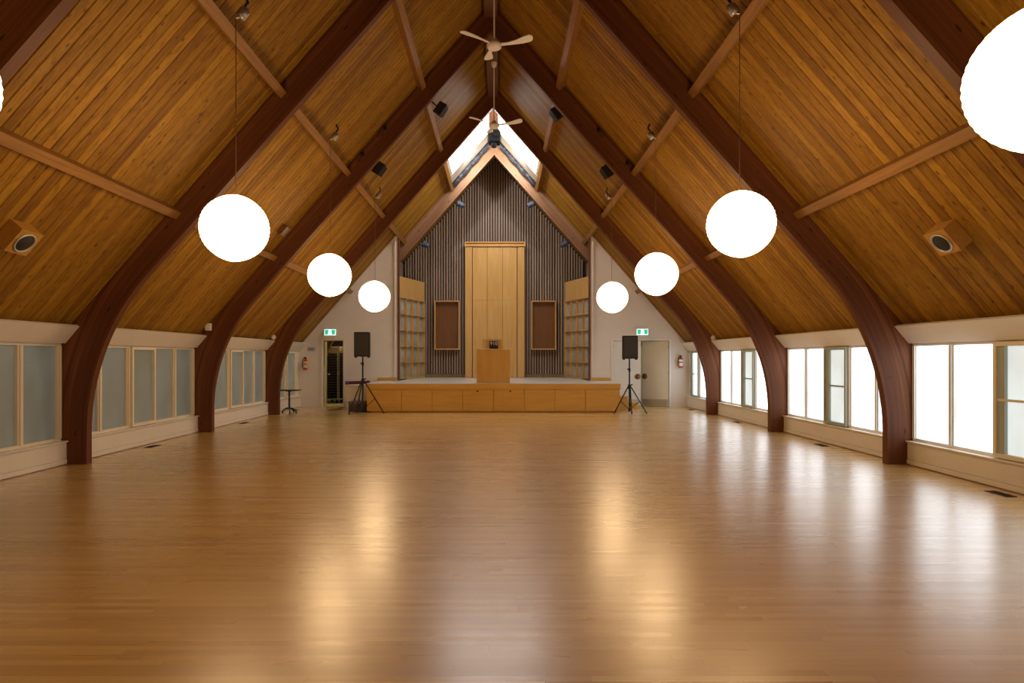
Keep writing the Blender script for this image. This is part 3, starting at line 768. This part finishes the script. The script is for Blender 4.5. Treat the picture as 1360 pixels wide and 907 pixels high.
extinguisher(5.12, 1.24, 'red fire extinguisher with white label on the wall beside the double doors', False)
r = thing('notice_plate', (-5.02, ZB-.01, 1.58), 'small grey notice plate on the end wall above the yellow-label extinguisher', 'notice')
mb = MB(); mb.box(-5.13, -4.91, ZB-.015, ZB-.003, 1.53, 1.64, .002); build('plate', mb, mat('grey plate', (.42,.42,.46), .5), r)
mb = MB(); mb.box(-5.09, -4.97, ZB-.018, ZB-.0155, 1.565, 1.61); build('plate_marking', mb, mat('slate marking', (.22,.24,.33), .5), r)
# motion sensors on the arches
r = thing('motion_sensor', (-5.10, 12.2, 1.93), 'small white box sensor above the window fascia on the middle arch', 'sensor')
mb = MB(); mb.box(-5.15, -5.05, 12.19, 12.27, 1.84, 1.97, .008); build('sensor_body', mb, M['white'], r)
mb = MB(); mb.tube([(-5.10,12.25,1.972),(-5.10,12.25,2.02)], .012, 8); mb.box(-5.12,-5.08,12.25,12.292,1.99,2.02); build('mount', mb, M['black'], r)
for x, z, lb in ((-5.17,1.83,'dim-window side'), (5.19,1.815,'bright-window side')):
    r = thing('round_sensor', (x, 15.93, z), 'small round cream sensor above the fascia at the arch before the stage, %s' % lb, 'sensor', 'round sensors by the stage arch')
    mb = MB(); mb.lathe([(.02,-.05),(.05,-.045),(.062,-.01),(.06,.03),(.03,.045)], (x,15.945,z), 18, 'Y'); build('sensor_dome', mb, M['cream'], r)
    mb = MB(); mb.box(x-.02,x+.02,15.985,16.005,z-.03,z+.06); build('mount', mb, M['steel'], r)

# ------------------------------------------------------------------ speakers on stands
def stand(cx, cy, legs, ztop, hub, label):
    r = thing('speaker_stand', (cx, cy, 0), label, 'speaker stand', 'tripod speaker stands')
    mb = MB(); mb.tube([(cx,cy,.07),(cx,cy,ztop)], [.020,.018], 10); build('pole', mb, M['black_metal'], r)
    mb = MB(); mb.tube([(cx,cy,hub-.06),(cx,cy,hub+.05)], .036, 12); mb.tube([(cx,cy,.06),(cx,cy,.13)], .03, 12); build('collar', mb, M['black'], r)
    mb = MB(); mb.tube([(cx+.03,cy,hub+.03),(cx+.075,cy,hub+.05)], .016, 8); mb.tube([(cx-.01,cy,hub+.40),(cx-.055,cy,hub+.42)], .014, 8); mb.tube([(cx,cy,hub+.36),(cx,cy,hub+.44)], .027, 10); build('clamp_knob', mb, M['black'], r)
    for a, rad in legs:
        ex, ey = cx+rad*math.cos(R(a)), cy+rad*math.sin(R(a))
        sx, sy = cx+.03*math.cos(R(a)), cy+.03*math.sin(R(a))
        mb = MB(); mb.tube([(sx,sy,hub),(ex,ey,.02)], .014, 8); lg = build('leg', mb, M['black_metal'], r)
        mb = MB(); mb.tube([(ex-.012*math.cos(R(a)),ey-.012*math.sin(R(a)),.035),(ex+.01*math.cos(R(a)),ey+.01*math.sin(R(a)),.020)], .020, 10); build('rubber_foot', mb, M['black'], lg)
        t_ = .55; mx, my, mz = sx+(ex-sx)*t_, sy+(ey-sy)*t_, hub+(.02-hub)*t_
        mb = MB(); mb.tube([(cx,cy,.10),(mx,my,mz)], .009, 6); build('brace', mb, M['black_metal'], r)
def speaker(cx, cy, z0, z1, w_, yaw, label):
    r = thing('loudspeaker', (cx, cy, z0), label, 'loudspeaker', 'loudspeakers on tripod stands')
    T = Matrix.Translation((cx,cy,0)) @ Matrix.Rotation(R(yaw), 4, 'Z')
    hw = w_/2; mb = MB()
    poly = [(-hw,-.14),(hw,-.14),(hw,.02),(hw*.62,.17),(-hw*.62,.17),(-hw,.02)]
    n = len(poly); b = .012
    vs = [(x*.96,y,z0+.03) for x,y in poly]+[(x,y,z0+.045) for x,y in poly]+[(x,y,z1-.02) for x,y in poly]+[(x*.96,y*.97,z1) for x,y in poly]
    fs = [tuple(reversed(range(n))), tuple(range(3*n,4*n))]
    for k in range(3):
        for i in range(n): fs.append((k*n+i,k*n+(i+1)%n,(k+1)*n+(i+1)%n,(k+1)*n+i))
    mb.add(vs, fs); mb.xf(T); cb = build('cabinet', mb, M['black'], r)
    mb = MB(); mb.box(-hw*.9,hw*.9,-.152,-.1405,z0+.06,z1-.035,.006); mb.xf(T); build('grille', mb, M['grille'], r)
    mb = MB()
    for s_ in (-1,1): mb.box(s_*hw*.95, s_*hw*.72, -.12,.0, z0+.004, z0+.0295)
    mb.xf(T); build('foot', mb, M['black'], r)
    mb = MB(); mb.lathe([(.045,z0+.024),(.045,z0+.0295)], (0,0,0), 14); mb.xf(T); build('pole_socket', mb, M['black_metal'], r)
stand(-3.12, 16.22, ((8,.50),(126,.36),(-142,.36)), 1.366, .80, 'black tripod speaker stand beside the low cream cabinet and basket')
speaker(-3.12, 16.22, 1.345, 1.96, .36, 0, 'black loudspeaker on the stand beside the low cream cabinet')
stand(3.27, 16.25, ((4,.42),(176,.36),(-60,.08)), 1.316, .66, 'black tripod speaker stand beside the stage steps and double doors')
speaker(3.27, 16.25, 1.295, 1.875, .35, 0, 'black loudspeaker on the stand before the white double doors')

# low cabinet, rolled mat, basket
r = thing('low_cabinet', (-3.47, 17.9, 0), 'low cream cabinet at the end of the stage behind the tripod stand', 'cabinet')
mb = MB(); mb.box(-3.78, -3.15, 17.35, 18.55, .0, .63, .004); build('cabinet_body', mb, M['cream'], r)
mb = MB(); mb.box(-3.80, -3.145, 17.33, 18.56, .631, .655, .003); build('cabinet_top', mb, M['cream'], r)
r = thing('rolled_mat', (-3.5, 17.6, .655), 'dark red rolled mat with blue end lying on the low cream cabinet', 'mat')
mb = MB(); mb.tube([(-3.75,17.55,.70),(-3.22,17.62,.715)], .042, 14); build('mat_roll', mb, M['darkred'], r)
mb = MB(); mb.tube([(-3.84,17.54,.698),(-3.752,17.55,.70)], .045, 14); build('mat_end', mb, M['blue'], r)
r = thing('wire_basket', (-3.4, 17.0, 0), 'grey brown wire basket on the floor in front of the low cream cabinet', 'basket')
mb = MB()
for z in [.004+.03*i for i in range(9)]:
    k = 1+.06*z/.25; pts = [(-3.6,16.85),(-3.18,16.85),(-3.18,17.2),(-3.6,17.2),(-3.6,16.85)]
    mb.tube([(x*1.0,y,z+.006) for x, y in pts], .006, 5)
for i in range(15):
    x = -3.6+.03*i
    for y in (16.85, 17.2): mb.tube([(x,y,.006),(x,y,.25)], .004, 5)
for i in range(12):
    y = 16.85+.03*i
    for x in (-3.6,-3.18): mb.tube([(x,y,.006),(x,y,.25)], .004, 5)
build('basket_mesh', mb, M['wicker'], r)
mb = MB(); mb.box(-3.58,-3.20,16.87,17.18,.008,.20,.02); build('liner', mb, M['wicker'], r)
mb = MB(); mb.tube([(-3.6,17.0,.25),(-3.68,16.98,.22),(-3.70,16.98,.12),(-3.66,16.97,.06)], .007, 6); build('handle', mb, M['wicker'], r)

# small table
r = thing('side_table', (-4.98, 16.55, 0), 'small dark single-column table on casters behind the arch before the stage', 'table')
mb = MB(); mb.box(-5.24, -4.74, 16.35, 16.75, .545, .565, .004); build('table_top', mb, M['black'], r)
mb = MB(); mb.tube([(-4.98,16.55,.10),(-4.98,16.55,.543)], .022, 10); mb.box(-5.05,-4.91,16.48,16.62,.53,.544); build('column', mb, M['black_metal'], r)
for a in (-20, 20+180-40, -70, 75):
    c_, s_ = math.cos(R(a)), math.sin(R(a))
    mb = MB(); mb.tube([(-4.98,16.55,.12),(-4.98+.10*c_,16.55+.10*s_,.105),(-4.98+.19*c_,16.55+.19*s_,.058)], [.022,.018,.014], 8); lg = build('foot', mb, M['black_metal'], r)
    mb = MB(); mb.lathe([(.01,-.012),(.026,-.012),(.026,.012),(.01,.012)], (-4.98+.20*c_,16.55+.20*s_,.0265), 12, 'X'); build('caster', mb, M['black'], lg)

# ------------------------------------------------------------------ hanging speakers, spotlights, projector
def hang_speaker(x, z, y, sgn, label):
    r = thing('hanging_speaker', (x, y, z), label, 'loudspeaker', 'small black speakers hung under the roof')
    T = Matrix.Translation((x,y,z)) @ Matrix.Rotation(R(sgn*-35), 4, 'Y') @ Matrix.Rotation(R(20*sgn), 4, 'Z')
    mb = MB(); vs = [(-.09,-.08,-.12),(.09,-.08,-.12),(.06,.09,-.10),(-.06,.09,-.10),(-.09,-.08,.12),(.09,-.08,.12),(.06,.09,.10),(-.06,.09,.10)]
    mb.add(vs, [(0,3,2,1),(4,5,6,7),(0,1,5,4),(1,2,6,5),(2,3,7,6),(3,0,4,7)]); mb.xf(T); build('cabinet', mb, M['black'], r)
    mb = MB(); mb.box(-.08,.08,-.09,-.081,-.11,.11,.003); mb.xf(T); build('grille', mb, M['grille'], r)
    nx, nz = sgn*1.148/SL, 1/SL; h = (roofz(x)-z)/SL/1.0   # perpendicular distance to the deck
    h = (roofz(x)-z)/(nz+1.148*abs(nx))
    mb = MB(); mb.tube([(x+nx*.07,y,z+nz*.07),(x+nx*(h-.012),y,z+nz*(h-.012))], .014, 8); mb.lathe([(.04,-.003),(.04,.003)],(0,0,0),12); build('bracket', MB().tube([(x+nx*.07,y,z+nz*.07),(x+nx*(h-.012),y,z+nz*(h-.012))], .014, 8), M['black_metal'], r)
HS = [(-.96,6.10,13.0,-1,'upper one'),(-2.12,4.93,12.9,-1,'lower one'),(1.23,5.98,12.9,1,'upper one'),(2.19,4.88,12.9,1,'lower one')]
for x, z, y, sgn, w_ in HS:
    hang_speaker(x, z, y, sgn, 'small black speaker hung under the roof behind the middle arch, %s, %s' % (w_, SIDE[sgn]))
def can(x, z, y, sgn, label):
    r = thing('spotlight', (x, y, z), label, 'spotlight', 'blue grey spotlights on the alcove arch')
    T = Matrix.Translation((x,y,z)) @ Matrix.Rotation(R(65*sgn), 4, 'Y')
    mb = MB(); mb.lathe([(.035,-.12),(.07,-.10),(.078,-.02),(.088,.08),(.09,.11),(.072,.11),(.065,.07)], (0,0,0), 18); mb.xf(T); build('lamp_housing', mb, M['bluegrey'], r)
    mb = MB(); mb.tube([(x+sgn*.03,y-.02,z+.06),(x+sgn*.09,y-.02,z+.19)], .012, 6); build('yoke', mb, M['black_metal'], r)
for x, z, sgn, w_ in ((-1.0,5.87,-1,'upper'),(-2.03,4.68,-1,'lower'),(1.08,5.87,1,'upper'),(2.05,4.69,1,'lower')):
    can(x, z, 20.0, sgn, 'blue grey spotlight under the alcove arch, %s one, %s' % (w_, SIDE[sgn]))
r = thing('projector', (.03, 18.3, 7.5), 'black projector hanging at the roof peak above the alcove arch', 'projector')
mb = MB(); mb.box(-.14, .17, 18.1, 18.5, 7.14, 7.44, .02); build('projector_body', mb, M['deepblack'], r)
mb = MB(); mb.lathe([(.05,0),(.06,-.05),(.045,-.055)], (.06,18.095,7.30), 16, 'Y'); build('lens', mb, M['deepblack'], r)
mb = MB(); mb.lathe([(.03,6.98),(.07,7.0),(.075,7.10),(.04,7.135)], (0.0,18.2,0), 16); build('spot_head', mb, M['deepblack'], r)
mb = MB(); mb.tube([(-.16,18.12,7.1),(-.155,18.1,7.3),(-.10,18.12,7.515)], .008, 6); mb.tube([(.19,18.12,7.05),(.185,18.1,7.3),(.10,18.12,7.515)], .008, 6); build('cable', mb, M['deepblack'], r)
mb = MB(); mb.box(-.03,.03,18.25,18.31,7.442,7.518); build('ceiling_mount', mb, M['deepblack'], r)
# two small white spotlights under the roof peak washing the alcove arch
for sgn in (-1, 1):
    o_ = (sgn*.67, 18.72, 6.93)
    r = thing('peak_spotlight', o_, 'small white spotlight under the roof peak facing the alcove arch, %s' % SIDE[sgn], 'spotlight', 'white spotlights at the roof peak')
    T = Matrix.Translation(o_) @ Matrix.Rotation(R(-90), 4, 'X')
    mb = MB(); mb.lathe([(.015,-.05),(.030,-.045),(.034,.04),(.030,.04),(.026,.02)], (0,0,0), 16); mb.xf(T); build('lamp_housing', mb, M['white'], r)
    mb = MB(); mb.tube([(o_[0],o_[1],o_[2]+.032),(o_[0],18.86,roofz(.67)-.075)], .010, 6); build('bracket', mb, M['white'], r)
    ld = bpy.data.lights.new('spot_beam', 'SPOT'); ld.energy = PEAK_POWER; ld.color = (1, .97, .92); ld.spot_size = R(150); ld.spot_blend = .8; ld.shadow_soft_size = .04
    lo = bpy.data.objects.new('spot_beam', ld); col.objects.link(lo); lo.parent = r; lo.location = (0, .05*K, 0); lo.rotation_euler = (R(90), 0, R(14*sgn))
# round wall speakers in wedge boxes on the lower slope
def wedge(x, y, sgn, label, s_=1.0, speaker_=True):
    z = roofz(x); r = thing('ceiling_speaker_box', (sgn*x, y, z), label, 'loudspeaker', 'wedge speaker boxes on the lower roof slopes')
    e1 = Vector((sgn/SL, 0, -1.148/SL)); e2 = Vector((0,1,0)); n = Vector((-sgn*1.148/SL, 0, -1/SL))
    C = Vector((sgn*x, y, z)) + n*.003
    # box whose room face tips toward the floor: deep at the upper end, shallow at the lower end
    a, b, dN, dF = .135*s_, .14*s_, .15*s_, .17*s_
    P8 = [C-e1*a-e2*b, C+e1*a-e2*b, C+e1*a+e2*b, C-e1*a+e2*b, C-e1*a-e2*b+n*dN, C+e1*a-e2*b+n*dN, C+e1*a+e2*b+n*dF, C-e1*a+e2*b+n*dF]
    mb = MB(); mb.add(P8, [(0,1,2,3),(4,7,6,5),(0,4,5,1),(1,5,6,2),(2,6,7,3),(3,7,4,0)]); build('wedge_box', mb, M['wedge_wood'], r)
    if speaker_:
        fc = (P8[4]+P8[5]+P8[6]+P8[7])/4; u = (P8[5]-P8[4]).normalized(); v = (P8[7]-P8[4]).normalized(); w2 = u.cross(v).normalized()
        if w2.dot(n) < 0: w2 = -w2
        T = Matrix.Translation(fc+w2*.002) @ Matrix((u, v, w2)).transposed().to_4x4()
        mb = MB(); mb.lathe([(.110,0),(.113,.008),(.104,.014),(.094,.010),(.094,.0)], (0,0,0), 28); mb.xf(T); build('trim_ring', mb, M['steel'], r)
        mb = MB(); mb.lathe([(.092,.001),(.085,.006),(.001,.008)], (0,0,0), 24); mb.xf(T); build('grille', mb, M['grille'], r)
wedge(4.57, 6.57, -1, 'round speaker in a wooden wedge box low on the roof, dim-window side')
wedge(4.57, 6.57, 1, 'round speaker in a wooden wedge box low on the roof, bright-window side')
mb = MB(); C = Vector((-3.66, 11.9, roofz(3.66))); n = Vector((1.148/SL,0,-1/SL)); mb.obox(C+n*.045, (-.09/SL,0,-.09*1.148/SL), (0,.12,0), n*.04)
tag(build('junction_box', mb, M['ridge'], org=tuple(C)), 'small brown junction box on the roof boards beside the middle arch', 'box')
# cable clamps on the upper edge of the middle arch
for x, sgn, w_ in ((1.95,1,'higher one'),(2.47,1,'lower one'),(1.92,-1,'higher one'),(2.33,-1,'lower one')):
    z = roofz(x)-.10
    r = thing('cable_clamp', (sgn*x, 12.27, z), 'small black cable clamp on the upper edge of middle arch, %s, %s' % (w_, SIDE[sgn]), 'clamp', 'black clamps on the middle arch')
    mb = MB(); mb.box(sgn*x-.03, sgn*x+.03, 12.24, 12.292, z-.03, z+.03, .006); build('clamp_body', mb, M['black'], r)
    mb = MB(); mb.tube([(sgn*x,12.262,z-.03),(sgn*(x+.06),12.265,z-.14),(sgn*(x+.10),12.270,z-.10)], .006, 5); build('wire', mb, M['black'], r)

# floor registers
RW = ['bright-window side']
for y, sgn, lb in ((6.71,1,'largest one, below the closest bright window bay'), (10.45,1,'below the second bright window bay'), (14.15,1,'below the third bright window bay'), (17.6,1,'by the double doors'),
                   (10.3,-1,'below the second dim window bay'), (14.0,-1,'below the third dim window bay'), (17.5,-1,'by the small table')):
    x = sgn*5.12; r = thing('floor_register', (x, y, .001), 'dark floor vent register beside the wall, %s' % lb, 'floor vent', 'floor registers along the walls')
    mb = MB(); mb.box(x-.055,x+.055,y-.15,y-.14,.001,.006); mb.box(x-.055,x+.055,y+.14,y+.15,.001,.006); mb.box(x-.055,x-.045,y-.14,y+.14,.001,.006); mb.box(x+.045,x+.055,y-.14,y+.14,.001,.006); build('register_frame', mb, M['black_metal'], r)
    mb = MB()
    for i in range(14): mb.box(x-.045,x+.045,y-.135+.02*i,y-.128+.02*i,.001,.005)
    mb.box(x-.045,x+.045,y-.14,y+.14,.0005,.0015); build('louvres', mb, M['black'], r)
for o in list(bpy.data.objects):
    if '_org' in o: del o['_org']
